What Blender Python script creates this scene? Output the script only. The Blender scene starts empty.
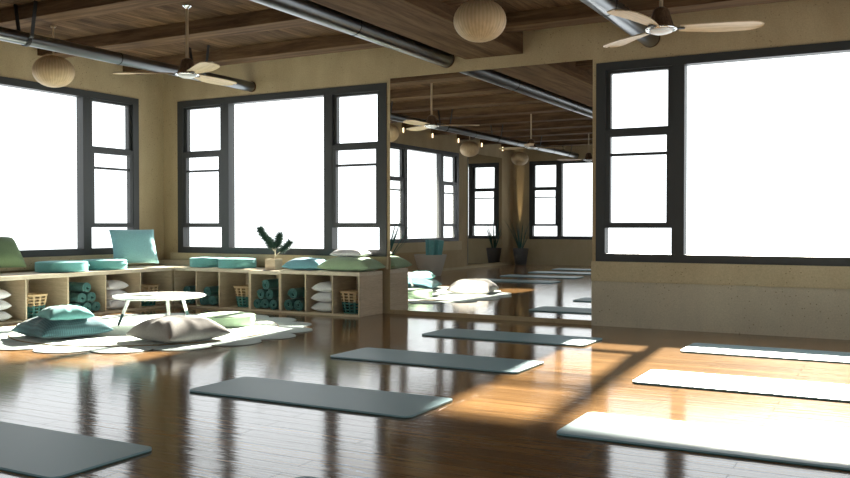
import bpy, bmesh, math, random
from mathutils import Vector, Matrix
random.seed(7)
PI = math.pi
sc = bpy.context.scene
col = sc.collection

# ------------------------------------------------------------------ camera
cd = bpy.data.cameras.new('camera'); cam = bpy.data.objects.new('camera', cd); col.objects.link(cam)
cam.location = (10.2248, -10.1133, 1.2)
yaw, pitch = 0.50044, -0.0163
cam.rotation_euler = (PI/2 + pitch, 0, yaw)
cd.sensor_fit = 'HORIZONTAL'; cd.sensor_width = 36.0; cd.lens = 873.37*36/850
cd.clip_start = 0.05; cd.clip_end = 200
sc.camera = cam
# ------------------------------------------------------------------ exposure
sc.view_settings.view_transform = 'Standard'; sc.view_settings.look = 'None'
sc.view_settings.exposure = 0.0; sc.view_settings.gamma = 1.0; sc.view_settings.use_curve_mapping = False
# ------------------------------------------------------------------ sky
w = bpy.data.worlds.new('world'); sc.world = w; w.use_nodes = True
bg = w.node_tree.nodes['Background']; bg.inputs[0].default_value = (0.95, 0.98, 1.0, 1); bg.inputs[1].default_value = 2.3
# ------------------------------------------------------------------ sun
sd = bpy.data.lights.new('sun', 'SUN'); sun = bpy.data.objects.new('sun', sd); col.objects.link(sun)
sd.energy = 44.0; sd.angle = 0.045; sd.color = (1.0, 0.93, 0.80)
sun.rotation_euler = Vector((0.078, -1.0, -0.575)).to_track_quat('-Z', 'Y').to_euler()
# ------------------------------------------------------------------ daylight portals in the window openings
WB, WT = 0.766, 3.114
def portal(loc, rot, wd):
    d = bpy.data.lights.new('window_daylight', 'AREA'); o = bpy.data.objects.new('window_daylight', d); col.objects.link(o)
    d.shape = 'RECTANGLE'; d.size = wd; d.size_y = WT-WB; d.cycles.is_portal = True
    o.location = loc; o.rotation_euler = rot
zc = (WB+WT)/2
for x in (2.207, 8.918):
    portal((x, 0.16, zc), (-PI/2, 0, 0), 3.8)
    portal((x, -14.76, zc), (PI/2, 0, 0), 3.8)
portal((-0.16, -2.417, zc), (PI/2, 0, -PI/2), 3.8)
portal((-0.38, -8.95, zc), (PI/2, 0, -PI/2), 3.8)
for y in (-2.417, -8.95): portal((11.13+.16, y, zc), (PI/2, 0, PI/2), 3.8)  # portals for the two windows added in the unseen right wall
sc.cycles.max_bounces = 10; sc.cycles.diffuse_bounces = 5; sc.cycles.glossy_bounces = 5
sc.cycles.transparent_max_bounces = 12; sc.cycles.sample_clamp_indirect = 6.0; sc.cycles.blur_glossy = 0.3

# ================================================================== materials
def newmat(name, color=(.5,.5,.5), rough=.6, metal=0, spec=.5):
    m = bpy.data.materials.new(name); m.use_nodes = True
    b = m.node_tree.nodes['Principled BSDF']
    b.inputs['Base Color'].default_value = (*color, 1); b.inputs['Roughness'].default_value = rough
    b.inputs['Metallic'].default_value = metal; b.inputs['Specular IOR Level'].default_value = spec
    return m
class NT:
    def __init__(s, m): s.t = m.node_tree; s.b = s.t.nodes['Principled BSDF']
    def n(s, typ, **kw):
        o = s.t.nodes.new(typ)
        for k, v in kw.items():
            if hasattr(o, k) and not isinstance(o.inputs.get(k), bpy.types.NodeSocket): setattr(o, k, v)
            else: o.inputs[k].default_value = v
        return o
    def l(s, a, b): s.t.links.new(a, b)
    def coords(s, scale=(1,1,1), rot=(0,0,0), kind='Object'):
        tc = s.n('ShaderNodeTexCoord'); mp = s.n('ShaderNodeMapping')
        mp.inputs['Scale'].default_value = scale; mp.inputs['Rotation'].default_value = rot
        s.l(tc.outputs[kind], mp.inputs['Vector']); return mp.outputs[0]
    def ramp(s, fac, stops):
        r = s.n('ShaderNodeValToRGB'); e = r.color_ramp.elements
        while len(e) < len(stops): e.new(0.5)
        for i, (p, c) in enumerate(stops): e[i].position = p; e[i].color = (*c, 1)
        s.l(fac, r.inputs[0]); return r.outputs[0]
    def noise(s, vec, scale, detail=4, rough=.6, dist=0):
        o = s.n('ShaderNodeTexNoise'); o.inputs['Scale'].default_value = scale; o.inputs['Detail'].default_value = detail
        o.inputs['Roughness'].default_value = rough; o.inputs['Distortion'].default_value = dist
        s.l(vec, o.inputs['Vector']); return o.outputs['Fac']
    def mix(s, a, b, fac, mode='MIX'):
        o = s.n('ShaderNodeMix', data_type='RGBA', blend_type=mode)
        for src, idx in ((fac, 0), (a, 6), (b, 7)):
            if isinstance(src, bpy.types.NodeSocket): s.l(src, o.inputs[idx])
            elif idx == 0: o.inputs[0].default_value = src
            else: o.inputs[idx].default_value = (*src, 1)
        return o.outputs[2]
    def bump(s, h, strength=.2, dist=.01):
        o = s.n('ShaderNodeBump'); o.inputs['Strength'].default_value = strength; o.inputs['Distance'].default_value = dist
        s.l(h, o.inputs['Height']); s.l(o.outputs[0], s.b.inputs['Normal'])

def wood(name, dark, mid, light, axis='X', rough=.55, scale=1.0, contrast=1.0):
    m = newmat(name, mid, rough, 0, .12 if 'walnut' in name else .4); t = NT(m)
    st = {'X': (.35, 5, 5), 'Y': (5, .35, 5), 'Z': (5, 5, .35)}[axis]
    v = t.coords(tuple(a*scale for a in st))
    f = t.noise(v, 2.2, 6, .65, .6)
    c = t.ramp(f, [(.5-.2/contrast, dark), (.5, mid), (.5+.2/contrast, light)])
    v2 = t.coords(tuple(a*scale*4 for a in st)); f2 = t.noise(v2, 5, 3, .6)
    c2 = t.mix(c, t.ramp(f2, [(.35, (.78,.78,.78)), (.65, (1.1,1.1,1.1))]), .7, 'MULTIPLY')
    t.l(c2, t.b.inputs['Base Color']); t.bump(f2, .12, .004)
    return m

M = {}
# hardwood floor, boards running across the room
m = newmat('floor_wood', (.2,.1,.05), .17); t = NT(m)
v = t.coords((1,1,1))
br = t.n('ShaderNodeTexBrick', offset=.37, offset_frequency=2, squash=1.0)
for k, val in (('Scale', 1.0), ('Brick Width', 1.9), ('Row Height', .125), ('Mortar Size', .0032), ('Mortar Smooth', .2), ('Bias', 0.0)):
    br.inputs[k].default_value = val
br.inputs['Color1'].default_value = (.74,.74,.74,1); br.inputs['Color2'].default_value = (1.12,1.12,1.12,1); br.inputs['Mortar'].default_value = (.2,.17,.14,1)
t.l(v, br.inputs['Vector'])
g = t.noise(t.coords((.5, 9, 1)), 2.5, 6, .65, .8)
base = t.ramp(g, [(.3, (.165,.086,.034)), (.5, (.235,.128,.052)), (.72, (.30,.175,.075))])
t.l(t.mix(base, br.outputs['Color'], 1.0, 'MULTIPLY'), t.b.inputs['Base Color'])
rip = t.noise(t.coords((1.1, 11, 1)), 2.4, 3, .55, .3); fine = t.noise(t.coords((3, 40, 1)), 4, 2, .5)
ro = t.n('ShaderNodeMapRange'); ro.inputs['To Min'].default_value = .05; ro.inputs['To Max'].default_value = .16; t.l(fine, ro.inputs['Value'])
t.l(ro.outputs[0], t.b.inputs['Roughness'])
a1 = t.n('ShaderNodeMath', operation='MULTIPLY_ADD'); a1.inputs[1].default_value = .55; t.l(rip, a1.inputs[0])
inv = t.n('ShaderNodeMath', operation='MULTIPLY'); inv.inputs[1].default_value = -2.2; t.l(br.outputs['Fac'], inv.inputs[0])
a1.inputs[2].default_value = 0
b1 = t.n('ShaderNodeBump'); b1.inputs['Strength'].default_value = .10; b1.inputs['Distance'].default_value = .02; t.l(a1.outputs[0], b1.inputs['Height'])
b2 = t.n('ShaderNodeBump'); b2.inputs['Strength'].default_value = .4; b2.inputs['Distance'].default_value = .006; t.l(inv.outputs[0], b2.inputs['Height'])
t.l(b1.outputs[0], b2.inputs['Normal']); t.l(b2.outputs[0], t.b.inputs['Normal'])
sp = t.n('ShaderNodeMapRange'); sp.inputs['To Min'].default_value = .8; sp.inputs['To Max'].default_value = .35; t.l(br.outputs['Fac'], sp.inputs['Value'])
t.l(sp.outputs[0], t.b.inputs['Specular IOR Level'])
M['floor'] = m
# pitted tan concrete / plaster
def plaster(name, c1, c2):
    m = newmat(name, c1, .85, 0, .25); t = NT(m)
    f = t.noise(t.coords((1,1,.45)), 2.2, 5, .6)
    c = t.ramp(f, [(.3, c1), (.7, c2)])
    vo = t.n('ShaderNodeTexVoronoi'); vo.inputs['Scale'].default_value = 20; vo.inputs['Randomness'].default_value = 1; t.l(t.coords(), vo.inputs['Vector'])
    pit = t.ramp(vo.outputs['Distance'], [(.09, (.5,.47,.43)), (.18, (1,1,1))])
    big = t.noise(t.coords(), 1.3, 2); gate = t.ramp(big, [(.40, (0,0,0)), (.55, (.9,.9,.9))])
    fn = t.noise(t.coords(), 60, 3, .7)
    c = t.mix(c, pit, gate, 'MULTIPLY')
    c = t.mix(c, t.ramp(fn, [(.3, (.86,.86,.86)), (.7, (1.08,1.08,1.08))]), 1, 'MULTIPLY')
    t.l(c, t.b.inputs['Base Color']); t.bump(fn, .15, .004); return m
M['plaster'] = plaster('tan_concrete', (.41,.315,.185), (.50,.395,.24))
M['sill'] = plaster('pale_concrete_sill', (.50,.42,.265), (.60,.51,.33))
M['panel'] = plaster('grey_concrete_panel', (.50,.45,.34), (.60,.54,.40))
M['beam'] = wood('dark_walnut_beam', (.062,.033,.016), (.118,.068,.034), (.19,.118,.062), 'X', .8)
M['girder'] = wood('dark_walnut_girder', (.062,.033,.016), (.118,.068,.034), (.19,.118,.062), 'Y', .8)
m = newmat('walnut_ceiling_planks', (.15,.09,.05), .8, 0, .08); t = NT(m)
br = t.n('ShaderNodeTexBrick', offset=.4); t.l(t.coords((1,1,1), (0,0,PI/2)), br.inputs['Vector'])
for k, val in (('Scale', 1.0), ('Brick Width', 2.6), ('Row Height', .16), ('Mortar Size', .002)): br.inputs[k].default_value = val
br.inputs['Color1'].default_value = (.66,.66,.66,1); br.inputs['Color2'].default_value = (1.15,1.12,1.08,1); br.inputs['Mortar'].default_value = (.2,.2,.2,1)
f = t.noise(t.coords((6,.6,1)), 2.5, 6, .65, .6)
t.l(t.mix(t.ramp(f, [(.3, (.060,.032,.016)), (.5, (.115,.067,.034)), (.7, (.185,.115,.062))]), br.outputs['Color'], 1, 'MULTIPLY'), t.b.inputs['Base Color'])
M['ceil'] = m
M['oak'] = wood('pale_birch_ply', (.46,.37,.255), (.55,.45,.32), (.62,.52,.38), 'X', .55, 2.0, .8)
M['oakY'] = wood('pale_birch_ply_y', (.46,.37,.255), (.55,.45,.32), (.62,.52,.38), 'Y', .55, 2.0, .8)
M['oak_top'] = wood('pale_seat_board', (.56,.48,.36), (.64,.56,.44), (.70,.63,.51), 'X', .38, 2.0, .8)  # birch lightened: window light on the bench tops put into the colour
M['oak_topY'] = wood('window_lit_seat_board_y', (.56,.48,.36), (.64,.56,.44), (.70,.63,.51), 'Y', .38, 2.0, .8)  # same lightened tone, window light in the colour, for the left bench
M['blade'] = wood('light_maple_blade', (.50,.38,.23), (.62,.48,.30), (.70,.56,.37), 'X', .45, 2)
M['rod'] = newmat('tan_fan_rod', (.42,.31,.19), .45)
M['walnut'] = wood('dark_walnut_housing', (.05,.028,.016), (.10,.06,.035), (.18,.115,.07), 'Z', .35, 4)
M['chrome'] = newmat('chrome', (.85,.86,.88), .12, 1)
M['white_lens'] = newmat('white_lens', (.85,.86,.88), .3)
M['frame'] = newmat('charcoal_window_frame', (.030,.032,.031), .45)
M['sash'] = newmat('charcoal_window_sash', (.030,.032,.031), .4)
m = newmat('brushed_duct', (.20,.21,.22), .25, 1); t = NT(m)
m.node_tree.nodes['Principled BSDF'].inputs['Roughness'].default_value = .3; M['duct'] = m
M['duct_dark'] = newmat('dark_band', (.012,.012,.012), .5)
M['mirror'] = newmat('mirror', (.90,.90,.89), .0, 1)
M['mirror_edge'] = newmat('mirror_edge', (.25,.28,.26), .3)
m = newmat('shade_strips', (.6,.45,.28), .55); t = NT(m)     # thin wood strips wound round the shade
gr_ = t.n('ShaderNodeTexGradient', gradient_type='RADIAL'); t.l(t.coords(), gr_.inputs['Vector'])
cx_ = t.n('ShaderNodeCombineXYZ'); t.l(gr_.outputs['Fac'], cx_.inputs[0])
wv = t.n('ShaderNodeTexWave', wave_type='BANDS', bands_direction='X'); wv.inputs['Scale'].default_value = 13; t.l(cx_.outputs[0], wv.inputs['Vector'])
fn = t.noise(t.coords((8,8,1)), 3, 3)
c = t.mix(t.ramp(wv.outputs['Fac'], [(.0, (.49,.35,.19)), (.5, (.55,.40,.225)), (1, (.58,.43,.25))]), t.ramp(fn, [(.3, (.85,.85,.85)), (.7, (1.1,1.1,1.1))]), 1, 'MULTIPLY')
t.l(c, t.b.inputs['Base Color']); t.bump(wv.outputs['Fac'], .12, .003); M['shade'] = m
def fabric(name, c, weave=0, rough=.9, var=.12):
    m = newmat(name, c, rough, 0, .2); t = NT(m)
    f = t.noise(t.coords(), 90, 2, .6); cc = tuple(a*(1-var) for a in c); c3 = tuple(min(1, a*(1+var)) for a in c)
    out = t.ramp(f, [(.3, cc), (.7, c3)])
    if weave:
        ch = t.n('ShaderNodeTexChecker'); ch.inputs['Scale'].default_value = weave; t.l(t.coords((1,1,.001), (0,0,PI/4)), ch.inputs['Vector'])
        ch.inputs['Color1'].default_value = (.72,.72,.72,1); ch.inputs['Color2'].default_value = (1.15,1.15,1.15,1)
        out = t.mix(out, ch.outputs['Color'], 1, 'MULTIPLY')
    t.l(out, t.b.inputs['Base Color']); t.bump(f, .25, .003)
    t.b.inputs['Sheen Weight'].default_value = .15
    return m
M['teal'] = fabric('teal_canvas', (.12,.31,.32)); M['teal_knit'] = fabric('teal_knit', (.070,.155,.18), 60)
M['teal_hi'] = fabric('bright_teal', (.14,.37,.37)); M['aqua'] = fabric('aqua_linen', (.27,.52,.55)); M['blue'] = fabric('dusty_blue', (.19,.42,.50))
M['sage'] = fabric('sage_canvas', (.33,.46,.30)); M['pale_sage'] = fabric('pale_sage', (.44,.60,.42)); M['olive'] = fabric('olive_green', (.16,.24,.13))
M['grey'] = fabric('warm_grey_linen', (.27,.255,.24)); M['white'] = fabric('white_cotton', (.72,.72,.75)); M['dark_teal'] = fabric('dark_teal_towel', (.055,.15,.145), 0, .95, .25)
M['rug'] = fabric('ivory_rug', (.66,.72,.66), 0, .95, .06); M['petal'] = fabric('rug_scallop', (.56,.66,.64), 0, .95, .06); M['rug_edge'] = fabric('rug_cord', (.33,.24,.13))
m = newmat('yoga_mat_rubber', (.215,.37,.42), .42, 0, .75); t = NT(m); f = t.noise(t.coords(), 220, 2); t.bump(f, .15, .002); M['mat'] = m
M['mat_under'] = newmat('yoga_mat_underside', (.02,.10,.10), .6)
M['table'] = newmat('white_lacquer', (.82,.82,.82), .3); M['leg_teal'] = newmat('dark_teal_dip', (.012,.05,.055), .5)
M['wicker'] = wood('tan_wicker', (.40,.27,.14), (.52,.37,.21), (.62,.46,.28), 'X', .7, 6); M['wicker_teal'] = newmat('teal_dyed_wicker', (.035,.14,.13), .75)
M['pine'] = newmat('pine_needles', (.035,.085,.060), .7); M['stem'] = newmat('pale_stem', (.62,.55,.42), .7); M['soil'] = newmat('soil', (.05,.035,.025), .95)
M['leaf'] = newmat('blade_leaf', (.03,.13,.11), .45); M['pot'] = newmat('charcoal_planter', (.10,.10,.10), .38); M['tub'] = newmat('taupe_tub', (.44,.41,.36), .7)
M['plate'] = newmat('pale_plate', (.70,.76,.66), .4)
m = newmat('added_lamp_glow', (1,.9,.7), .4); m.node_tree.nodes['Principled BSDF'].inputs['Emission Color'].default_value = (1,.78,.48,1)
m.node_tree.nodes['Principled BSDF'].inputs['Emission Strength'].default_value = 3.0; M['glow'] = m  # glow used only by the added beam-end and corner lights
m = bpy.data.materials.new('window_glass'); m.use_nodes = True; nt = m.node_tree; nt.nodes.clear()
o_ = nt.nodes.new('ShaderNodeOutputMaterial'); mx = nt.nodes.new('ShaderNodeMixShader'); tr = nt.nodes.new('ShaderNodeBsdfTransparent'); gl = nt.nodes.new('ShaderNodeBsdfGlossy'); fr = nt.nodes.new('ShaderNodeFresnel')
fr.inputs[0].default_value = 1.25; gl.inputs['Roughness'].default_value = 0; tr.inputs[0].default_value = (.99,1,1,1)
ge = nt.nodes.new('ShaderNodeNewGeometry'); mr = nt.nodes.new('ShaderNodeMapRange'); mr.inputs['To Min'].default_value = 1.25; mr.inputs['To Max'].default_value = .8; nt.links.new(ge.outputs['Backfacing'], mr.inputs['Value']); nt.links.new(mr.outputs[0], fr.inputs[0])
nt.links.new(fr.outputs[0], mx.inputs[0]); nt.links.new(tr.outputs[0], mx.inputs[1]); nt.links.new(gl.outputs[0], mx.inputs[2]); nt.links.new(mx.outputs[0], o_.inputs[0]); M['glass'] = m

# ================================================================== mesh helpers
def bx(bm, x0, x1, y0, y1, z0, z1, bev=0):
    r = bmesh.ops.create_cube(bm, size=1); vs = r['verts']
    for v in vs: v.co = Vector(((x0+x1)/2 + v.co.x*(x1-x0), (y0+y1)/2 + v.co.y*(y1-y0), (z0+z1)/2 + v.co.z*(z1-z0)))
    if bev: bmesh.ops.bevel(bm, geom=list({e for v in vs for e in v.link_edges}), offset=bev, segments=2, affect='EDGES')
    return vs
def box(*a, bev=0):
    bm = bmesh.new(); bx(bm, *a, bev=bev); return bm
def lathe(bm, prof, seg=32, c=(0,0,0), sx=1, sy=1, cap=True):
    rings = []
    for r, z in prof:
        if r < 1e-6: rings.append([bm.verts.new((c[0], c[1], c[2]+z))])
        else: rings.append([bm.verts.new((c[0]+r*sx*math.cos(2*PI*i/seg), c[1]+r*sy*math.sin(2*PI*i/seg), c[2]+z)) for i in range(seg)])
    for a, b in zip(rings, rings[1:]):
        for i in range(seg):
            j = (i+1) % seg
            if len(a) == 1 and len(b) == 1: continue
            if len(a) == 1: bm.faces.new((a[0], b[j], b[i]))
            elif len(b) == 1: bm.faces.new((a[i], a[j], b[0]))
            else: bm.faces.new((a[i], a[j], b[j], b[i]))
    if cap:
        for rg, rev in ((rings[0], True), (rings[-1], False)):
            if len(rg) > 1: bm.faces.new(rg[::-1] if rev else rg)
    return bm
def tube(bm, pts, r, seg=10, radii=None):
    pts = [Vector(p) for p in pts]; rings = []
    for i, p in enumerate(pts):
        d = (pts[min(i+1, len(pts)-1)] - pts[max(i-1, 0)]).normalized()
        u = d.cross(Vector((0,0,1)) if abs(d.z) < .9 else Vector((1,0,0))).normalized(); v = d.cross(u)
        rr = radii[i] if radii else r
        rings.append([bm.verts.new(p + (u*math.cos(2*PI*k/seg) + v*math.sin(2*PI*k/seg))*rr) for k in range(seg)])
    for a, b in zip(rings, rings[1:]):
        for k in range(seg): bm.faces.new((a[k], a[(k+1) % seg], b[(k+1) % seg], b[k]))
    bm.faces.new(rings[0][::-1]); bm.faces.new(rings[-1]); return bm
def torus(bm, R, r, z, c=(0,0), seg=48, s2=8):
    rg = [[bm.verts.new((c[0]+(R+r*math.cos(2*PI*k/s2))*math.cos(2*PI*i/seg), c[1]+(R+r*math.cos(2*PI*k/s2))*math.sin(2*PI*i/seg), z+r*math.sin(2*PI*k/s2))) for k in range(s2)] for i in range(seg)]
    for i in range(seg):
        a, b = rg[i], rg[(i+1) % seg]
        for k in range(s2): bm.faces.new((a[k], b[k], b[(k+1) % s2], a[(k+1) % s2]))
    return bm
def prism(bm, pts, z0, z1):
    a = [bm.verts.new((x, y, z0)) for x, y in pts]; b = [bm.verts.new((x, y, z1)) for x, y in pts]; n = len(pts)
    bm.faces.new(a[::-1]); bm.faces.new(b)
    for i in range(n): bm.faces.new((a[i], a[(i+1) % n], b[(i+1) % n], b[i]))
    return bm
def obj(name, bm, mat, parent=None, smooth=False, loc=None, subsurf=0):
    bmesh.ops.recalc_face_normals(bm, faces=bm.faces)
    me = bpy.data.meshes.new(name); bm.to_mesh(me); bm.free()
    for m_ in (mat if isinstance(mat, (list, tuple)) else [mat]): me.materials.append(m_)
    if smooth:
        for p in me.polygons: p.use_smooth = True
        if smooth == 'auto': me.set_sharp_from_angle(angle=math.radians(38))
    o = bpy.data.objects.new(name, me); col.objects.link(o)
    if parent: o.parent = parent
    if loc: o.location = loc
    if subsurf:
        sm = o.modifiers.new('sub', 'SUBSURF'); sm.levels = subsurf; sm.render_levels = subsurf
    return o
def tag(o, label, cat, group=None):
    o['label'] = label; o['category'] = cat
    if group: o['group'] = group
    return o
def thing(name, label, cat, loc=(0,0,0), rz=0, group=None):
    o = bpy.data.objects.new(name, None); col.objects.link(o); o.location = loc; o.rotation_euler = (0,0,rz)
    return tag(o, label, cat, group)
def struct(o, label=None, cat=None):
    o['kind'] = 'structure'
    if label: tag(o, label, cat)
    return o
def dup(root, loc, rz=None, label=None, group=None, rot=None):
    def cp(o, par):
        c = o.copy(); col.objects.link(c)
        if par: c.parent = par
        for ch in list(kids.get(o, [])): cp(ch, c)
        return c
    kids = {}
    for o in list(bpy.data.objects):
        if o.parent: kids.setdefault(o.parent, []).append(o)
    r = cp(root, None); r.location = loc
    if rz is not None: r.rotation_euler = (0,0,rz)
    if rot is not None: r.rotation_euler = rot
    if label: r['label'] = label
    if group: r['group'] = group
    return r

# ================================================================== room shell
RX, L, T = 11.13, 14.6, 0.16
NX0, NX1, NZ0, NZ1, ND = 4.155, 6.972, .054, 3.169, .004     # shallow niche that holds the mirror
CZ, LX = 3.632, -0.22
struct(obj('floor', box(-.5, RX+.3, -L-.3, .3, -.12, 0), M['floor']), 'dark glossy hardwood floor of long narrow boards', 'floor')
struct(obj('ceiling', box(-.5, RX+.3, -L-.3, .3, CZ, CZ+.15), M['ceil']), 'dark walnut plank ceiling between the beams', 'ceiling')
WX = [(.306, 4.107), (7.017, 10.818)]
def wall_x(y0, y1):     # wall running along x with two window openings
    bm = bmesh.new(); prev = -.5
    for a, b in WX:
        bx(bm, prev, a, y0, y1, 0, CZ); bx(bm, a, b, y0, y1, 0, WB); bx(bm, a, b, y0, y1, WT, CZ); prev = b
    bx(bm, prev, RX+.3, y0, y1, 0, CZ)
    return bm
def wall_niche():
    bm = bmesh.new(); a0, a1 = WX; y0, y1 = 0, T
    bx(bm, -.5, a0[0], y0, y1, 0, CZ); bx(bm, a1[1], RX+.3, y0, y1, 0, CZ)
    for a, b in WX: bx(bm, a, b, y0, y1, 0, WB); bx(bm, a, b, y0, y1, WT, CZ)
    bx(bm, a0[1], NX0, y0, y1, 0, CZ); bx(bm, NX1, a1[0], y0, y1, 0, CZ)
    bx(bm, NX0, NX1, y0, y1, 0, NZ0); bx(bm, NX0, NX1, y0, y1, NZ1, CZ); bx(bm, NX0, NX1, ND+.01, y1, NZ0, NZ1)
    return bm
struct(obj('wall_back', wall_niche(), M['plaster']), 'tan pitted concrete wall holding the big mirror and two windows', 'wall')
struct(obj('wall_front', wall_x(-L-T, -L), M['plaster']), 'tan concrete wall behind the viewer, seen only in the big mirror', 'wall')
bm = bmesh.new()
for y0, y1, z0, z1, x in [(-.516, 0, 0, CZ, 0), (-4.317, -.516, 0, WB, 0), (-4.317, -.516, WT, CZ, 0), (-5.6, -4.317, 0, CZ, 0),
                       (-7.05, -5.6, 0, CZ, LX), (-10.85, -7.05, 0, WB, LX), (-10.85, -7.05, WT, CZ, LX), (-L, -10.85, 0, CZ, LX)]:
    bx(bm, x-T, x, y0, y1, z0, z1)
struct(obj('wall_left', bm, M['plaster']), 'tan concrete side wall with windows above the long bench', 'wall')
bm = bmesh.new(); prev = 0
for a, b in ((-.516, -4.317), (-7.05, -10.851)):  # openings for two windows added to let in more daylight
    bx(bm, RX, RX+T, a, prev, 0, CZ); bx(bm, RX, RX+T, b, a, 0, WB); bx(bm, RX, RX+T, b, a, WT, CZ); prev = b
bx(bm, RX, RX+T, -L, prev, 0, CZ)
struct(obj('wall_right', bm, M['plaster']), 'tan concrete wall to the right of the viewer', 'wall')

ntrim = [0]
def trim(bm, mat, label, cat='trim'):
    ntrim[0] += 1; return struct(obj('trim_%d' % ntrim[0], bm, mat), label, cat)
# lower wall panels and sill bands
trim(box(6.975, RX, -.035, .0, 0, .532), M['panel'], 'grey-tan concrete panel under the right window of mirror wall')
trim(box(6.975, RX, -.055, .0, .532, WB, bev=.004), M['sill'], 'pale concrete sill band under the right window of mirror wall')
trim(box(.18, 4.135, -.05, .0, .60, WB, bev=.004), M['sill'], 'pale sill band under the middle window behind the bench')
trim(box(0, .05, -4.45, -.40, .60, WB, bev=.004), M['sill'], 'pale sill band under the left window behind the bench')
trim(box(0, 11.1, -L, -L+.035, 0, .532), M['sill'], 'concrete panel at the foot of the front wall seen in mirror')
trim(box(0, 11.1, -L, -L+.05, .532, WB, bev=.004), M['sill'], 'concrete sill band of the front wall seen in mirror')
trim(box(LX, LX+.04, -10.97, -6.9, .532, WB, bev=.004), M['sill'], 'sill band under the far side-wall window seen in mirror')
struct(obj('baseboard_left', box(LX, LX+.02, -L, -5.6, 0, .07), M['sill']), 'low pale baseboard along the far side wall', 'baseboard')

# beams (run along x), girder (runs along y)
BZ = 3.475
for k in range(10):
    y0 = -.818 - 1.463*k
    x0 = 0 if y0 > -5.3 else LX
    if y0 < -L: break
    nm = ['first', 'second', 'third', 'fourth', 'fifth', 'sixth', 'seventh', 'eighth', 'ninth', 'tenth'][k]
    trim(box(x0, RX, y0, y0+.31, BZ, CZ, bev=.004), M['beam'], 'dark walnut ceiling beam, %s from the mirror wall' % nm, 'beam')
trim(box(5.285, 6.08, -L, 0, 3.32, CZ-.002, bev=.004), M['girder'], 'wide dark walnut girder running toward the mirror wall', 'girder')

# ================================================================== windows
nwin = [0]
def window(origin, rz, flip, label):
    """local x along the wall 0..3.801, local +y into the room wall thickness (outward)"""
    nwin[0] += 1
    t = bpy.data.objects.new('window_%d' % nwin[0], None); col.objects.link(t); t.location = origin; t.rotation_euler = (0,0,rz)
    struct(t, label, 'window')
    W, z0, z1, f, D0, D1 = 3.801, WB, WT, .112, -.012, .13
    fb = bmesh.new()
    bx(fb, 0, f, D0, D1, z0, z1); bx(fb, W-f, W, D0, D1, z0, z1)
    bx(fb, f, W-f, D0, D1, z1-.097, z1); bx(fb, f, W-f, D0, D1, z0, z0+.094)
    obj('window_frame', fb, M['frame'], t)
    a, b = .89, 1.03
    for s in (0, 1):
        x0, x1 = (a, b) if s == 0 else (W-b, W-a)
        obj('mullion', box(x0, x1, D0, D1, z0+.094, z1-.097, bev=.002), M['frame'], t)
    obj('glass_pane', box(b, W-b, .055, .061, z0+.094, z1-.097), M['glass'], t)
    for s in (0, 1):
        x0, x1 = (f, a) if s == 0 else (W-a, W-f)
        obj('transom', box(x0, x1, D0+.004, D1-.02, 2.265, 2.318), M['frame'], t)
        obj('transom', box(x0, x1, D0+.004, D1-.02, 1.163, 1.205), M['frame'], t)
        sm = bmesh.new(); e = .055           # sash set back in the upper light
        for q in ((x0, x0+e, 2.318, 3.017), (x1-e, x1, 2.318, 3.017), (x0+e, x1-e, 2.318, 2.335), (x0+e, x1-e, 2.985, 3.017)):
            bx(sm, q[0], q[1], .03, .10, q[2], q[3])
        su = obj('upper_sash', sm, M['sash'], t); obj('glass_pane', box(x0+e, x1-e, .06, .066, 2.335, 2.985), M['glass'], su)
        sm = bmesh.new()
        for q in ((x0, x0+.06, 1.205, 2.265), (x1-.06, x1, 1.205, 2.265), (x0+.06, x1-.06, 1.205, 1.225), (x0+.06, x1-.06, 2.235, 2.265)):
            bx(sm, q[0], q[1], -.005, .06, q[2], q[3])
        su = obj('middle_sash', sm, M['sash'], t); obj('glass_pane', box(x0+.06, x1-.06, .03, .036, 1.225, 2.235), M['glass'], su)
        obj('meeting_rail', box(x0+.06, x1-.06, .012, .052, 2.008, 2.040), M['sash'], su)
        lt = obj('latch', box((x0+x1)/2-.06, (x0+x1)/2+.04, -.012, .012, 2.012, 2.036, bev=.003), M['duct_dark'], su)
        obj('glass_pane', box(x0, x1, .055, .061, z0+.094, 1.163), M['glass'], t)
    return t
window((.306, 0, 0), 0, 0, 'charcoal three-part window behind the bench, left of the mirror')
window((7.017, 0, 0), 0, 0, 'charcoal window right of the mirror, cut by picture edge')
window((0, -4.317, 0), PI/2, 0, 'charcoal window on the left wall above the bench')
window((LX, -10.851, 0), PI/2, 0, 'side-wall charcoal window seen in the left of mirror')
window((4.107, -L, 0), PI, 0, 'charcoal window of the opposite wall seen in right of mirror')
window((10.818, -L, 0), PI, 0, 'charcoal window of the opposite wall behind the viewer')

window((RX, -.516, 0), -PI/2, 0, 'added charcoal window in the unseen right-hand wall, for extra daylight')  # unseen pair of windows, added to brighten the room
window((RX, -7.05, 0), -PI/2, 0, 'second added charcoal window in the unseen right-hand wall, behind the viewer')
# ================================================================== mirrors
t = thing('wall_mirror', 'huge frameless wall mirror between the two back windows', 'mirror', (NX0+.001, ND, NZ0))
obj('backing', box(0, NX1-NX0-.002, .003, .009, .001, NZ1-NZ0-.001), M['mirror_edge'], t)
obj('mirror_glass', box(0, NX1-NX0-.002, 0, .003, .001, NZ1-NZ0-.001), M['mirror'], t)
t = thing('wall_mirror', 'narrower wall mirror on the far side wall, seen inside the big mirror', 'mirror', (LX, -13.67, 0))
obj('backing', box(0, .02, 0, 2.27, .10, 3.169), M['mirror_edge'], t)
obj('mirror_glass', box(.0201, .024, .001, 2.269, .101, 3.168), M['mirror'], t)

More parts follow.
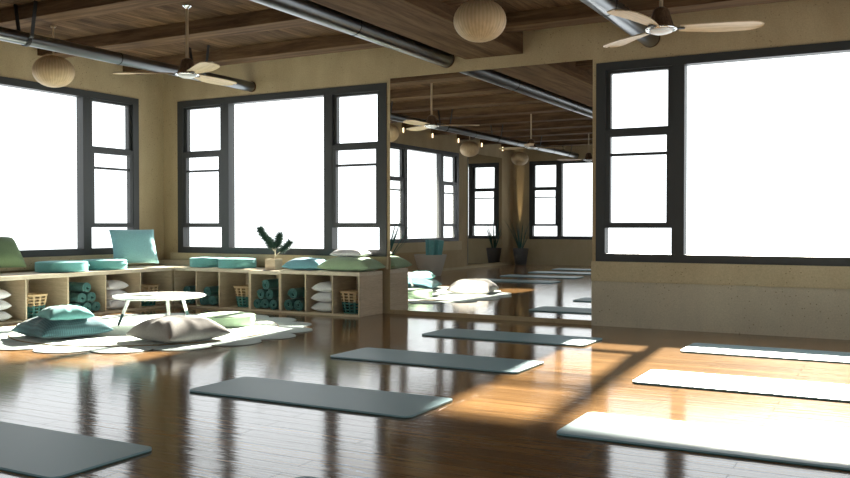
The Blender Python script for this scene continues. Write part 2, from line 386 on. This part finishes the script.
# ================================================================== bench units
BH, BD = .579, .022
def cubby_unit(name, label, y0, y1, divs, top, depth, along):
    """divs: positions of uprights along the run. along 'x': front faces -y; along 'y': front faces +x"""
    t = thing(name, label, 'bench')
    def B(a0, a1, d0, d1, z0, z1, bev=.002):
        return box(a0, a1, -d1, -d0, z0, z1, bev=bev) if along == 'x' else box(d0, d1, -a1, -a0, z0, z1, bev=bev)
    mt = M['oak'] if along == 'x' else M['oakY']
    obj('seat_board', B(y0, y1, 0.056, depth, top-.05, top, .004), M['oak_top'] if along == 'x' else M['oak_topY'], t)
    obj('bottom_board', B(y0, y1, 0.056, depth-.004, .001, .03), mt, t)
    obj('back_board', B(y0+.002, y1-.002, .055, .07, .03, top-.05), mt, t)
    for i, d in enumerate(divs):
        last = (i == len(divs)-1); first = i == 0
        a0 = d if first else (d-BD if last else d-BD/2)
        obj('side_panel' if first or last else 'divider', B(a0, a0+BD, .071 if not (first or last) else 0.056, depth-.003, .03, top-.05, .0015), M['oakY'] if along == 'x' else M['oak'], t)
    return t
FYD, FXD = .63, .82
cubby_unit('storage_bench', 'long birch cubby bench under the left window with round seat pads', .06, 4.31, [.64, 1.254, 1.869, 2.472, 3.085, 3.70, 4.31], BH, FXD, 'y')
cubby_unit('storage_bench', 'birch corner cubby bench with rolled towels under two teal round pads', .823, 2.255, [.823, 1.262, 1.699, 2.255], BH, FYD, 'x')
cubby_unit('storage_bench', 'birch cubby unit with six towels under the potted pine', 2.256, 2.782, [2.256, 2.782], BH-.012, FYD, 'x')
cubby_unit('storage_bench', 'birch cubby bench beside the mirror with sage pillows on top', 2.783, 4.073, [2.783, 3.209, 3.646, 4.073], BH+.004, FYD, 'x')
tag(obj('corner_ledge', box(.052, .86, -.17, -.052, BH+.001, .655, bev=.004), M['oak']), 'low birch ledge in the corner behind the teal square cushion', 'ledge')

# ================================================================== cushions
def pillow_bm(w, d, h, n=18, pinch=.07, flat=.55, seed=0, wr=.35):
    """square pillow, pointed corners, resting on z=0"""
    rnd = random.Random(seed); bm = bmesh.new(); top = {}; bot = {}
    ph = [rnd.uniform(0, 6.28) for _ in range(8)]
    for i in range(n+1):
        for j in range(n+1):
            u, v = 2*i/n-1, 2*j/n-1
            t_ = max(0, (1-abs(u)**2.9)*(1-abs(v)**2.9))**.54
            x = u*w/2*(1-pinch*(1-v*v)*abs(u)); y = v*d/2*(1-pinch*(1-u*u)*abs(v))
            a = math.atan2(v, u); rr = max(abs(u), abs(v))
            wk = 1 + wr*.22*rr*(1-rr**6)*(math.sin(9*a+ph[0])+.6*math.sin(17*a+ph[1])) + wr*.05*math.sin(5*u+ph[2])*math.sin(4*v+ph[3])
            sag = -.05*h*math.exp(-((u-.15)**2+(v+.1)**2)/.18)
            zt = t_*h*(1-flat*.5)*wk + sag*t_
            zb = -t_*h*flat*.5*(1+.1*math.sin(7*a+ph[4])*rr)
            zb = max(zb, -h*flat*.46)
            m0 = h*flat*.46
            top[i, j] = bm.verts.new((x, y, m0+max(zt, 0)))
            edge = i in (0, n) or j in (0, n)
            bot[i, j] = top[i, j] if edge else bm.verts.new((x, y, m0+zb))
    for i in range(n):
        for j in range(n):
            bm.faces.new((top[i, j], top[i+1, j], top[i+1, j+1], top[i, j+1]))
            f = [bot[i, j], bot[i, j+1], bot[i+1, j+1], bot[i+1, j]]
            if len(set(f)) >= 3 and set(f) != {top[i, j], top[i+1, j], top[i+1, j+1], top[i, j+1]}: bm.faces.new(f)
    return bm
def pillow(name, label, mat, w, d, h, loc, rz=0, rot=None, seed=0, group=None, **kw):
    o = obj(name, pillow_bm(w, d, h, seed=seed, **kw), mat, smooth=True, loc=loc, subsurf=1)
    o.rotation_euler = rot if rot else (0, 0, rz)
    cat = 'cushion'
    return tag(o, label, cat, group)
def round_pad(name, label, mat, r, h, loc, group, cat='cushion'):
    t = thing(name, label, cat, loc, random.uniform(0, 3), group)
    prof = [(0, 0), (r*.7, 0), (r*.95, .004), (r*.99, .012), (r, .02), (r*1.012, h*.5), (r, h-.02), (r*.985, h-.008), (r*.93, h+.002), (r*.6, h+.008), (r*.1, h+.004), (0, h)]
    obj('cover', lathe(bmesh.new(), prof, 48, cap=False), mat, t, smooth=True)
    pb = bmesh.new(); torus(pb, r*.995, .006, h-.012); torus(pb, r*.995, .006, .014)
    obj('piping', pb, mat, t, smooth=True)
    obj('handle', tube(bmesh.new(), [(r*1.0, -.07, h*.55), (r*1.04, -.04, h*.6), (r*1.05, 0, h*.6), (r*1.04, .04, h*.6), (r*1.0, .07, h*.55)], .008, 6), mat, t, smooth=True)
    return t
g1 = 'round seat pads on the benches'
round_pad('seat_pad', 'teal round seat pad on left bench, left of the two', M['teal_hi'], .325, .135, (.47, -2.29, BH), g1)
round_pad('seat_pad', 'teal round seat pad in front of the aqua square cushion', M['teal_hi'], .30, .135, (.48, -1.60, BH), g1)
round_pad('seat_pad', 'teal round seat pad in the corner by the ledge, back bench', M['teal_hi'], .27, .135, (1.25, -.35, BH), g1)
round_pad('seat_pad', 'teal round seat pad on back bench nearest the potted pine', M['teal_hi'], .27, .135, (1.82, -.38, BH), g1)
round_pad('floor_pouf', 'pale green round floor pouf on the ivory rug', M['pale_sage'], .33, .125, (3.24, -2.22, .02), None, 'pouf')
# square cushions on the bench, leaning on the wall
pillow('square_cushion', 'large aqua square cushion leaning at the bench corner', M['aqua'], .68, .58, .19, (.46, -1.01, BH+.02), rot=(math.radians(64), 0, math.radians(63)), seed=3, wr=.15)
pillow('square_cushion', 'olive green square cushion leaning at the far left edge', M['olive'], .62, .50, .19, (.54, -3.18, BH+.015), rot=(math.radians(50), 0, math.radians(86)), seed=5, wr=.15)
for o in list(col.objects)[-2:]:        # stand them on their lower edge
    o.data.transform(Matrix.Translation((0, .29, 0)))
# pillows lying on the bench by the mirror
pillow('bench_pillow', 'dusty blue pillow lying between the potted pine and sage pillow', M['blue'], .62, .46, .17, (3.07, -.37, BH+.004), rz=.12, seed=11, wr=.2)
pillow('bench_pillow', 'sage green pillow lying at the bench end by the mirror', M['sage'], .84, .48, .20, (3.77, -.36, BH+.004), rz=.04, seed=12, wr=.2)
pillow('bench_pillow', 'white pillow resting on top of the sage pillow', M['white'], .50, .36, .12, (3.70, -.26, BH+.190), rz=.1, seed=13, wr=.15)
# floor cushions
pillow('floor_cushion', 'large teal knitted floor cushion under a smaller one', M['teal_knit'], .80, .80, .235, (2.42, -3.85, .022), rz=math.radians(76), seed=21, wr=.5)
pillow('floor_cushion', 'small bright teal cushion on top of large teal cushion', M['teal_hi'], .48, .48, .15, (2.50, -3.88, .205), rz=math.radians(70), seed=22, wr=.6)
pillow('floor_cushion', 'warm grey floor cushion at the front edge of rug', M['grey'], .79, .79, .25, (3.73, -3.49, .022), rz=math.radians(80), seed=24, wr=.7)
# white pillows stacked in cubbies
pw = pillow_bm(.36, .42, .145, seed=31, n=14, wr=.1, flat=.8, pinch=.05)
pm = obj('stacked_pillow', pw, M['white'], smooth=True, subsurf=1); tag(pm, '', 'pillow')
first = True
for (cx, cy, rz, where) in [(3.43, -.38, 0, 'in back-bench cubby beside the last basket'), (.55, -1.56, PI/2, 'in left-bench cubby behind the low table'), (.55, -3.40, PI/2, 'in left-bench cubby at far left edge')]:
    for k, pos in enumerate(('bottom', 'middle', 'top')):
        o = pm if first else pm.copy()
        if not first: col.objects.link(o)
        first = False
        o.location = (cx+.008*math.sin(k*2+cx), cy, .031+k*.132); o.rotation_euler = (0, 0, rz+.03*math.sin(3*k+cy))
        tag(o, '%s white pillow of the stack of three %s' % (pos, where), 'pillow', 'white pillows stacked in cubbies')

# ================================================================== rolled towels / mats
def roll_bm(r, ln, turns=3.2, th=.011):
    """spiral-rolled sheet along +y, from y=0 to ln"""
    bm = bmesh.new(); n = int(turns*20); r0 = .018; pts = []
    for i in range(n+1):
        a = i/n*turns*2*PI; rr = r0+(r-r0-th/2)*i/n
        pts.append((rr, a))
    def P(rr, a, y): return bm.verts.new((rr*math.cos(a), y, rr*math.sin(a)))
    rows = [[P(rr-th*.42, a, 0), P(rr+th*.42, a, 0), P(rr+th*.42, a, ln), P(rr-th*.42, a, ln)] for rr, a in pts]
    for a, b in zip(rows, rows[1:]):
        for k in range(4): bm.faces.new((a[k], b[k], b[(k+1) % 4], a[(k+1) % 4]))
    bm.faces.new(rows[0]); bm.faces.new(rows[-1][::-1]); return bm
rolls = {}
def roll(r, loc, rz, label):
    key = round(r, 3)
    if key not in rolls:
        o = obj('rolled_towel', roll_bm(r, .42, 2.6, .017), M['dark_teal'], smooth='auto'); rolls[key] = o
    else:
        o = rolls[key].copy(); col.objects.link(o)
    o.location = loc; o.rotation_euler = (0, random.uniform(0, 6.28), 0) if rz == 0 else (0, 0, 0)
    if rz: o.rotation_euler = (0, 0, rz)
    tag(o, label, 'towel', 'dark teal rolled towels in the cubbies')
def pyramid(cx, front, rows, r, along, where):
    names3 = {3: ('left', 'centre', 'right'), 2: ('left', 'right'), 1: ('',)}
    lv = ['bottom', 'middle', 'top'] if rows == 3 else ['bottom', 'top']
    for k in range(rows):
        n = rows-k
        for i in range(n):
            off = (i-(n-1)/2)*2.03*r; z = .031+r+k*r*1.76
            nm = (lv[k]+' '+names3[n][i]).strip()
            lab = '%s roll of %s teal towels %s' % (nm, 'six' if rows == 3 else 'three', where)
            jit = random.uniform(-.012, .012)
            if along == 'x': roll(r, (cx+off, front+jit, z), 0, lab)
            else: roll(r, (front+jit, cx+off, z), PI/2, lab)
pyramid(1.06, -.60, 2, .074, 'x', 'in corner cubby behind table')
pyramid(1.455, -.60, 2, .078, 'x', 'in cubby left of back-bench basket')
pyramid(2.505, -.60, 3, .075, 'x', 'below the potted pine')
pyramid(2.985, -.60, 2, .084, 'x', 'below the blue pillow')
pyramid(-2.15, .79, 3, .075, 'y', 'in left bench behind cushions')

# ================================================================== baskets
def basket_bm(z0, z1, r_at, rows, cols, th=.006):
    bm = bmesh.new(); H = []
    def P(i, z, off):
        a = 2*PI*i/cols; r = r_at(z)-off; c, s = math.cos(a), math.sin(a)
        k = (abs(c)**4+abs(s)**4)**-.25
        return (r*k*c*1.0, r*k*s*1.0, z)
    nz = len(rows)-1
    out = {}
    for off in (0, th):
        for i in range(cols):
            for q, z in enumerate(rows): out[off, i, q] = bm.verts.new(P(i, z, off))
    solid = {(i, q): not (i % 3 != 0 and q % 2 == 1) for i in range(cols) for q in range(nz)}
    for (i, q), s in solid.items():
        j = (i+1) % cols
        if s:
            bm.faces.new((out[0, i, q], out[0, j, q], out[0, j, q+1], out[0, i, q+1]))
            bm.faces.new((out[th, i, q], out[th, i, q+1], out[th, j, q+1], out[th, j, q]))
            for (ni, nq, e) in ((i, q-1, ((i, q), (j, q))), (i, q+1, ((j, q+1), (i, q+1))), ((i-1) % cols, q, ((i, q+1), (i, q))), (j, q, ((j, q), (j, q+1)))):
                if not solid.get((ni, nq), False):
                    (a, b), (c, d) = e
                    bm.faces.new((out[0, a, b], out[th, a, b], out[th, c, d], out[0, c, d]))
    return bm
def ra(z): return .118+.048*(z/.30)
def make_basket(loc, label):
    t = thing('wicker_basket', label, 'basket', loc, 0, 'two-tone wicker baskets in the cubbies')
    zs = [.0, .02, .045, .060, .085, .100, .125, .140, .155]
    lo = basket_bm(0, .155, ra, zs, 36)
    lathe(lo, [(0, .001), (.105, .001), (.105, .006), (0, .006)], 24, cap=False)
    obj('lower_weave', lo, M['wicker_teal'], t, smooth='auto')
    obj('upper_weave', basket_bm(.155, .29, ra, [.155, .165, .19, .205, .23, .245, .27, .29], 36), M['wicker'], t, smooth='auto')
    rm = bmesh.new(); pts = []
    for i in range(37):
        a = 2*PI*i/36; c, s = math.cos(a), math.sin(a); k = (abs(c)**4+abs(s)**4)**-.25; r = ra(.29)
        pts.append((r*k*c, r*k*s, .292))
    tube(rm, pts, .008, 6); obj('rim', rm, M['wicker'], t, smooth=True)
    return t
b0 = make_basket((2.01, -.38, .031), 'two-tone wicker basket in back-bench cubby below the round pads')
dup(b0, (3.85, -.41, .031), 0, 'two-tone wicker basket in the cubby nearest the mirror')
dup(b0, (.58, -.95, .031), PI/2, 'two-tone wicker basket in left bench nearest the corner, behind table')
dup(b0, (.58, -2.84, .031), PI/2, 'two-tone wicker basket behind the stacked teal cushions')

# ================================================================== rug
RC = (2.70, -2.90)
t = thing('round_rug', 'ivory round rug with a ring of scalloped discs', 'rug', (RC[0], RC[1], 0))
for i in range(18):
    a = 2*PI*(i+.35)/18; pb = bmesh.new(); c = (1.57*math.cos(a), 1.57*math.sin(a), 0)
    lathe(pb, [(0, .002), (.29, .002), (.297, .005), (.29, .010+(i % 2)*.0015), (0, .0105+(i % 2)*.0015)], 32, c, cap=False)
    obj('scallop', pb, M['petal'], t, smooth='auto')
obj('pile', lathe(bmesh.new(), [(0, .012), (1.43, .012), (1.445, .015), (1.44, .021), (0, .022)], 96, cap=False), M['rug'], t, smooth='auto')
tb = bmesh.new(); torus(tb, 1.447, .006, .016, seg=96, s2=6); obj('edge_cord', tb, M['rug_edge'], t, smooth=True)

# ================================================================== low table
TC = (2.565, -2.61)
t = thing('coffee_table', 'low round white table with dark teal dipped legs on rug', 'table', (TC[0], TC[1], .022))
obj('tabletop', lathe(bmesh.new(), [(0, .325), (.50, .325), (.525, .334), (.53, .342), (.525, .350), (0, .351)], 64, cap=False), M['table'], t, smooth='auto')
for a, tr, fr in ((218, .34, .47), (330, .34, .45), (86, .34, .45)):
    ca, sa = math.cos(math.radians(a)), math.sin(math.radians(a))
    p0, p1 = Vector((fr*ca, fr*sa, 0)), Vector((tr*ca, tr*sa, .326)); q = p0.lerp(p1, .42)
    lg = obj('leg', tube(bmesh.new(), [q, p1], .02, 14, [.018, .021]), M['table'], t, smooth='auto')
    obj('leg_dip', tube(bmesh.new(), [p0, q], .018, 14, [.0145, .0182]), M['leg_teal'], lg, smooth='auto')
tag(obj('plate', lathe(bmesh.new(), [(0, 0), (.09, 0), (.16, .012), (.163, .015), (.155, .014), (.085, .005), (0, .005)], 40, (0,0,0), cap=False), M['plate'], smooth='auto', loc=(2.42, -2.72, .374)), 'thin pale plate lying on the white table', 'plate')

# ================================================================== yoga mats
def mat_bm(w=1.84, d=.64, r=.055):
    pts = []
    for cx, cy, a0 in ((w/2-r, d/2-r, 0), (-w/2+r, d/2-r, 90), (-w/2+r, -d/2+r, 180), (w/2-r, -d/2+r, 270)):
        for k in range(7): a = math.radians(a0+15*k); pts.append((cx+r*math.cos(a), cy+r*math.sin(a)))
    return pts
t0 = None
mats = [(6.57, -1.54, 0, 'yoga mat nearest the big mirror, its right corner in sun'),
        (9.31, -1.45, 0, 'sunlit yoga mat nearest the wall below the right window'),
        (6.60, -3.31, 0, 'yoga mat second from the mirror in the shaded row'),
        (9.35, -3.27, 0, 'sunlit yoga mat in the middle of the right-hand row'),
        (6.64, -5.13, 0, 'yoga mat third from the mirror, in the floor glare'),
        (9.41, -5.09, 0, 'large sunlit yoga mat at the lower right'),
        (5.83, -7.06, 0, 'shaded yoga mat at the lower left corner of the picture'),
        (8.66, -7.10, 0, 'yoga mat whose rounded tip just enters the bottom edge'),
        (3.02, -7.04, 0, 'yoga mat in mirror lowest of the four left ones'),
        (2.93, -8.80, 0, 'yoga mat in mirror, second of the four receding left ones'),
        (2.93, -10.55, 0, 'yoga mat in mirror, third of the four receding left ones'),
        (2.93, -12.23, 0, 'yoga mat in mirror, farthest one near the opposite wall')]
for i, (x, y, rz, lab) in enumerate(mats):
    if i == 0:
        t0 = thing('yoga_mat', lab, 'yoga mat', (x, y, 0), rz, 'yoga mats laid out in rows')
        obj('mat_top', prism(bmesh.new(), mat_bm(), .006, .016), M['mat'], t0)
        obj('mat_underside', prism(bmesh.new(), mat_bm(), .001, .006), M['mat_under'], t0)
    else: dup(t0, (x, y, 0), rz, lab)

# ================================================================== ceiling ducts
def duct(name, x, z, r, hangers, rings, label):
    t = thing(name, label, 'duct', (x, -L, z))
    pb = bmesh.new(); tube(pb, [(0, .0, 0), (0, L, 0)], r, 40); obj('pipe', pb, M['duct'], t, smooth='auto')
    for y in (.012, L-.012):
        obj('end_collar', tube(bmesh.new(), [(0, y-.011, 0), (0, y+.011, 0)], r+.006, 40), M['walnut'], t, smooth='auto')
    for y in rings:
        obj('joint_ring', tube(bmesh.new(), [(0, L+y-.006, 0), (0, L+y+.006, 0)], r+.004, 40), M['duct_dark'], t, smooth='auto')
    for y in hangers:
        hb = bmesh.new(); yy = L+y
        n = 12; path = [(-.17, CZ-z), (-r-.03, .02)] + [((r+.006)*math.cos(a), (r+.006)*math.sin(a)) for a in [PI+PI*k/n for k in range(n+1)]] + [(r+.03, .02), (.17, CZ-z)]
        for (xa, za), (xb, zb) in zip(path, path[1:]):
            d = Vector((xb-xa, 0, zb-za)); 
            if d.length < 1e-4: continue
            nrm = Vector((-d.z, 0, d.x)).normalized()*.003
            vs = [Vector((xa, yy+sy*.022, za))+s*nrm for sy in (-1, 1) for s in (-1, 1)] + [Vector((xb, yy+sy*.022, zb))+s*nrm for sy in (-1, 1) for s in (-1, 1)]
            v = [hb.verts.new(q) for q in vs]
            for f in ((0,1,3,2), (4,6,7,5), (0,4,5,1), (2,3,7,6), (0,2,6,4), (1,5,7,3)): hb.faces.new([v[i] for i in f])
        obj('hanger_strap', hb, M['duct_dark'], t)
    return t
duct('ceiling_duct', 1.784, 3.235, .072, [-1.10, -3.79, -6.2, -8.85, -11.4, -13.8], [-2.5, -5, -7.6, -10, -12.6], 'thin dark metal duct hung on straps, ending at the wall above bench')
duct('ceiling_duct', 5.02, 3.345, .105, [], [-2.2, -4.9, -7.5, -10], 'thick metal duct in the middle, along the wide girder')
duct('ceiling_duct', 7.66, 3.352, .105, [], [-1.72, -4.4, -7, -9.6], 'thick pale metal duct behind the right ceiling fan')

# ================================================================== ceiling fans
def fan(loc, rz, label):
    t = thing('ceiling_fan', label, 'ceiling fan', (loc[0], loc[1], loc[2]), rz, 'three-blade ceiling fans')
    H = CZ-loc[2]
    cb = bmesh.new(); lathe(cb, [(0, H), (.052, H), (.052, H-.012), (.03, H-.03), (.018, H-.045), (0, H-.045)], 28, cap=False)
    obj('ceiling_cap', cb, M['chrome'], t, smooth='auto')
    obj('downrod', tube(bmesh.new(), [(0,0,.17), (0,0,H-.03)], .0165, 16), M['rod'], t, smooth='auto')
    obj('motor_housing', lathe(bmesh.new(), [(0, .185), (.03, .185), (.058, .17), (.075, .13), (.09, .07), (.105, .03), (.105, .022), (0, .022)], 32, cap=False), M['walnut'], t, smooth='auto')
    hb = bmesh.new(); torus(hb, .118, .012, .008, seg=40, s2=10); lathe(hb, [(0, .024), (.118, .02), (.118, .004), (0, .0)], 32, cap=False)
    obj('hub_ring', hb, M['chrome'], t, smooth='auto')
    obj('light_disc', lathe(bmesh.new(), [(0, 0), (.095, -.002), (.09, -.018), (.06, -.030), (0, -.034)], 32, cap=False), M['white_lens'], t, smooth='auto')
    for k in range(3):
        A = Matrix.Rotation(2*PI*k/3, 4, 'Z'); bm = bmesh.new(); n = 22; top = []; bot = []
        for i in range(n+1):
            s = i/n; x = .15+.655*s
            wd = .055+.055*math.sin(min(1, s*1.4)*PI/2)
            if s > .8: wd *= math.sqrt(max(.02, 1-((s-.8)/.2)**2))
            cx = .025*math.sin(s*PI)
            pit = math.radians(11-6*s)
            rt, rb = [], []
            for q in range(7):
                w_ = (q/6*2-1)*wd; cam_ = .010*(1-(q/6*2-1)**2)
                y = cx+w_*math.cos(pit); z = .012-w_*math.sin(pit)+cam_
                rt.append(bm.verts.new((x, y, z+.004))); rb.append(bm.verts.new((x, y, z-.004)))
            top.append(rt); bot.append(rb)
        for i in range(n):
            for q in range(6):
                bm.faces.new((top[i][q], top[i+1][q], top[i+1][q+1], top[i][q+1])); bm.faces.new((bot[i][q], bot[i][q+1], bot[i+1][q+1], bot[i+1][q]))
            for q in (0, 6): bm.faces.new((top[i][q], bot[i][q], bot[i+1][q], top[i+1][q]))
        for i in (0, n):
            for q in range(6): bm.faces.new((top[i][q], top[i][q+1], bot[i][q+1], bot[i][q]))
        b = obj('blade', bm, M['blade'], t, smooth='auto'); b.matrix_local = A
        br_ = obj('blade_bracket', box(.10, .19, -.022, .022, .004, .012, bev=.002), M['duct_dark'], b)
    return t
fan((3.253, -2.858, 2.858), math.radians(92), 'three-blade wooden ceiling fan above the bench area, left')
fan((8.469, -2.86, 2.80), math.radians(18), 'three-blade wooden ceiling fan at upper right before the window')
fan((3.25, -7.35, 2.846), math.radians(70), 'second wooden ceiling fan visible inside the mirror, at middle distance')
fan((3.2, -11.4, 2.846), math.radians(40), 'farthest wooden ceiling fan, at the right edge of mirror')

# ================================================================== pendants
def pendant(loc, label):
    t = thing('pendant_lamp', label, 'pendant lamp', loc, random.uniform(0, 6), 'egg-shaped wood strip pendant lamps')
    n = 20; prof = [(.243*math.sin(PI*i/n)**.94 if 0 < i < n else 0, -.192*math.cos(PI*i/n)) for i in range(n+1)]
    prof[0] = (.05, -.189); prof[-1] = (.03, .191)
    obj('shade', lathe(bmesh.new(), prof, 48, cap=True), M['shade'], t, smooth='auto')
    obj('pole', tube(bmesh.new(), [(0,0,.19), (0,0,CZ-loc[2])], .012, 10), M['rod'], t, smooth='auto')
    obj('canopy', lathe(bmesh.new(), [(0, CZ-loc[2]), (.035, CZ-loc[2]), (.03, CZ-loc[2]-.02), (0, CZ-loc[2]-.02)], 20, cap=False), M['rod'], t, smooth='auto')
pendant((1.088, -2.886, 3.076), 'egg-shaped wood pendant lamp at upper left before the window')
pendant((6.80, -2.80, 3.075), 'egg-shaped wood pendant lamp at top centre beside the girder')
pendant((1.00, -5.15, 3.068), 'egg-shaped wood pendant cut by the mirror\'s left edge')
pendant((.84, -9.33, 3.068), 'egg-shaped wood pendant in mirror above the side window end')
pendant((.74, -12.8, 3.068), 'farthest egg-shaped wood pendant in mirror, near the opposite wall')

# ================================================================== potted pine on the bench
t = thing('potted_pine', 'small pine branches in a square birch pot on the bench', 'potted plant', (2.50, -.40, BH-.012))
pb = bmesh.new()
for a in ((-.085,-.070,-.085,.085), (.070,.085,-.085,.085), (-.070,.070,-.085,-.070), (-.070,.070,.070,.085)): bx(pb, a[0], a[1], a[2], a[3], 0, .155)
bx(pb, -.070, .070, -.070, .070, 0, .012); obj('pot', pb, M['oak'], t)
obj('soil', box(-.069, .069, -.069, .069, .012, .135), M['soil'], t)
def twig(bm, pts, r0): tube(bm, pts, r0, 6, [r0*(1-.6*i/(len(pts)-1)) for i in range(len(pts))])
R_ = Vector((.877, .48, 0))   # roughly along the window from the room side
def pl(a, z, d=0): return Vector((R_.x*a - .48*d, R_.y*a + .877*d, z))
stems = [[pl(.0, .12), pl(.02, .20), pl(.0, .28), pl(-.08, .36), pl(-.14, .44), pl(-.17, .49)],
         [pl(.01, .19), pl(.03, .28), pl(.06, .36), pl(.07, .42, .03)],
         [pl(.01, .17), pl(.08, .23), pl(.15, .29, -.02), pl(.21, .34, -.03)],
         [pl(.0, .24), pl(-.04, .30, .05), pl(-.07, .36, .07)]]
stems = [[Vector((q.x*1.12, q.y*1.12, .12+(q.z-.12)*1.22)) for q in s] for s in stems]
sb = bmesh.new()
for s in stems: twig(sb, s, .007)
obj('branches', sb, M['stem'], t, smooth=True)
nb = bmesh.new(); rn = random.Random(4)
for s, dens in zip(stems, (1100, 900, 560, 800)):
    lenS = len(s)-1
    for _ in range(dens):
        q = rn.uniform(.35 if s is not stems[0] else .38, 1)*lenS; i = min(int(q), lenS-1); p = s[i].lerp(s[i+1], q-i)
        d = (s[i+1]-s[i]).normalized()*.5 + Vector((rn.gauss(0,1), rn.gauss(0,1), rn.gauss(0,1))).normalized(); d.normalize()
        ln = rn.uniform(.055, .10); u = d.cross(Vector((rn.random(), rn.random(), rn.random()))).normalized()*.0045; v_ = d.cross(u).normalized()*.0045
        a = [nb.verts.new(p+u), nb.verts.new(p-u*.5+v_), nb.verts.new(p-u*.5-v_)]; e = nb.verts.new(p+d*ln)
        for k in range(3): nb.faces.new((a[k], a[(k+1) % 3], e))
obj('needles', nb, M['pine'], t)

# ================================================================== spiky plants
def spiky(loc, label, seed, n=26, hmax=1.0, lean=(0,0), pot_h=.50, pr=.235):
    t = thing('potted_plant', label, 'potted plant', loc)
    obj('planter', lathe(bmesh.new(), [(0, 0), (pr*.68, 0), (pr*.70, .01), (pr, pot_h), (pr*.93, pot_h), (pr*.9, pot_h-.03), (0, pot_h-.03)], 40, cap=False), M['pot'], t, smooth='auto')
    obj('soil', lathe(bmesh.new(), [(0, pot_h-.045), (pr*.88, pot_h-.045), (pr*.88, pot_h-.02), (0, pot_h-.02)], 28, cap=False), M['soil'], t)
    rn = random.Random(seed); bm = bmesh.new()
    for i in range(n):
        a = rn.uniform(0, 2*PI); h = hmax*rn.uniform(.55, 1); out = rn.uniform(.05, .38)*h
        base = Vector((.06*math.cos(a), .06*math.sin(a), pot_h-.03)); dirv = Vector((math.cos(a)*out+lean[0]*h, math.sin(a)*out+lean[1]*h, h))
        side = Vector((-math.sin(a), math.cos(a), 0)); prev = None; m_ = 9
        for k in range(m_+1):
            s = k/m_; p = base + dirv*s + Vector((math.cos(a), math.sin(a), -.5))*out*.5*s*s
            p.x = max(p.x, LX-loc[0]+.03)
            wv_ = .016*(1-s)**.7*(.5+.5*min(1, s*5))+.0015; th = Vector((math.cos(a), math.sin(a), 0))*.003*(1-s)
            cur = [bm.verts.new(p-side*wv_), bm.verts.new(p+th+Vector((0,0,-.003))), bm.verts.new(p+side*wv_), bm.verts.new(p-th*.3+Vector((0,0,.002)))]
            if prev:
                for q in range(4): bm.faces.new((prev[q], prev[(q+1) % 4], cur[(q+1) % 4], cur[q]))
            else: bm.faces.new(cur)
            prev = cur
        bm.faces.new(prev[::-1])
    obj('leaves', bm, M['leaf'], t, smooth=True)
spiky((.24, -14.08, 0), 'spiky plant in charcoal planter in far corner, seen in mirror', 2)
spiky((.22, -6.40, 0), 'spiky plant whose leaves cross the mirror\'s left edge', 5, n=16, hmax=1.05, lean=(.22, -.30), pot_h=.40, pr=.2)

# ================================================================== tub with rolled mats (seen in the mirror)
tag(obj('storage_tub', lathe(bmesh.new(), [(0, 0), (.24, 0), (.25, .01), (.385, .485), (.385, .50), (.365, .50), (.355, .485), (.23, .03), (0, .03)], 48, cap=False), M['tub'], smooth='auto', loc=(.50, -7.92, 0)), 'wide tapered taupe tub by the side wall, seen in mirror', 'tub')
rr0 = None
for i, (dx, dy, tx, ty, hh, lab) in enumerate([(-.10, -.01, -.02, .0, .86, 'teal rolled mat standing in tub, leftmost'), (.0, -.10, .06, -.03, .90, 'teal rolled mat standing in tub, tallest middle one'),
                                       (.12, .0, .16, .0, .86, 'teal rolled mat leaning right in the tub'), (.02, .11, .06, .04, .84, 'teal rolled mat at the back of tub')]):
    if rr0 is None: o = rr0 = obj('rolled_mat', roll_bm(.065, .80, 3.0, .014), M['teal'], smooth='auto')
    else: o = rr0.copy(); col.objects.link(o)
    o.location = (.54+dx, -7.94+dy, .045); d = Vector((tx, ty, 1)).normalized(); o.rotation_euler = d.to_track_quat('Y', 'Z').to_euler()
    tag(o, lab, 'rolled mat', 'teal rolled mats standing in the tub')

# ================================================================== small added lights for bright spots of unknown source
for k, nm in enumerate(('first', 'second', 'third', 'fourth', 'fifth')):
    y = -.508 - 1.463*(5+k)
    t = thing('added_beam_light', 'tiny warm lamp at a beam\'s wall end, %s from left in mirror' % nm, 'lamp', (LX+.06, y+.02, 3.44), 0, 'tiny added lights at the beam ends')  # added on a guess, to give the bright tabs at the beam ends
    obj('housing', box(-.03, .03, -.018, .0, -.06, .06, bev=.003), M['walnut'], t)
    obj('lens', box(-.018, .018, .0005, .008, -.055, .055, bev=.003), M['glow'], t)
t = thing('added_uplight', 'small added floor light making the wall streak in the far corner', 'lamp', (.0, -14.42, 0))  # guessed fixture, added as a source for the streak on the corner wall
obj('housing', box(-.06, .06, -.06, .06, 0, .10, bev=.005), M['oak'], t)
obj('lens', lathe(bmesh.new(), [(0, .1005), (.04, .1005), (.038, .108), (0, .11)], 20, cap=False), M['glow'], t)
ld = bpy.data.lights.new('added_uplight_spot', 'SPOT'); lo = bpy.data.objects.new('added_uplight_spot', ld); col.objects.link(lo)  # added spot that throws the warm streak up the wall
ld.energy = 700; ld.spot_size = math.radians(7); ld.spot_blend = .6; ld.color = (1, .8, .5); ld.shadow_soft_size = .03
lo.parent = t; lo.location = (0, 0, .14); lo.rotation_euler = Vector((-.0, -.085, 1)).to_track_quat('-Z', 'Y').to_euler()
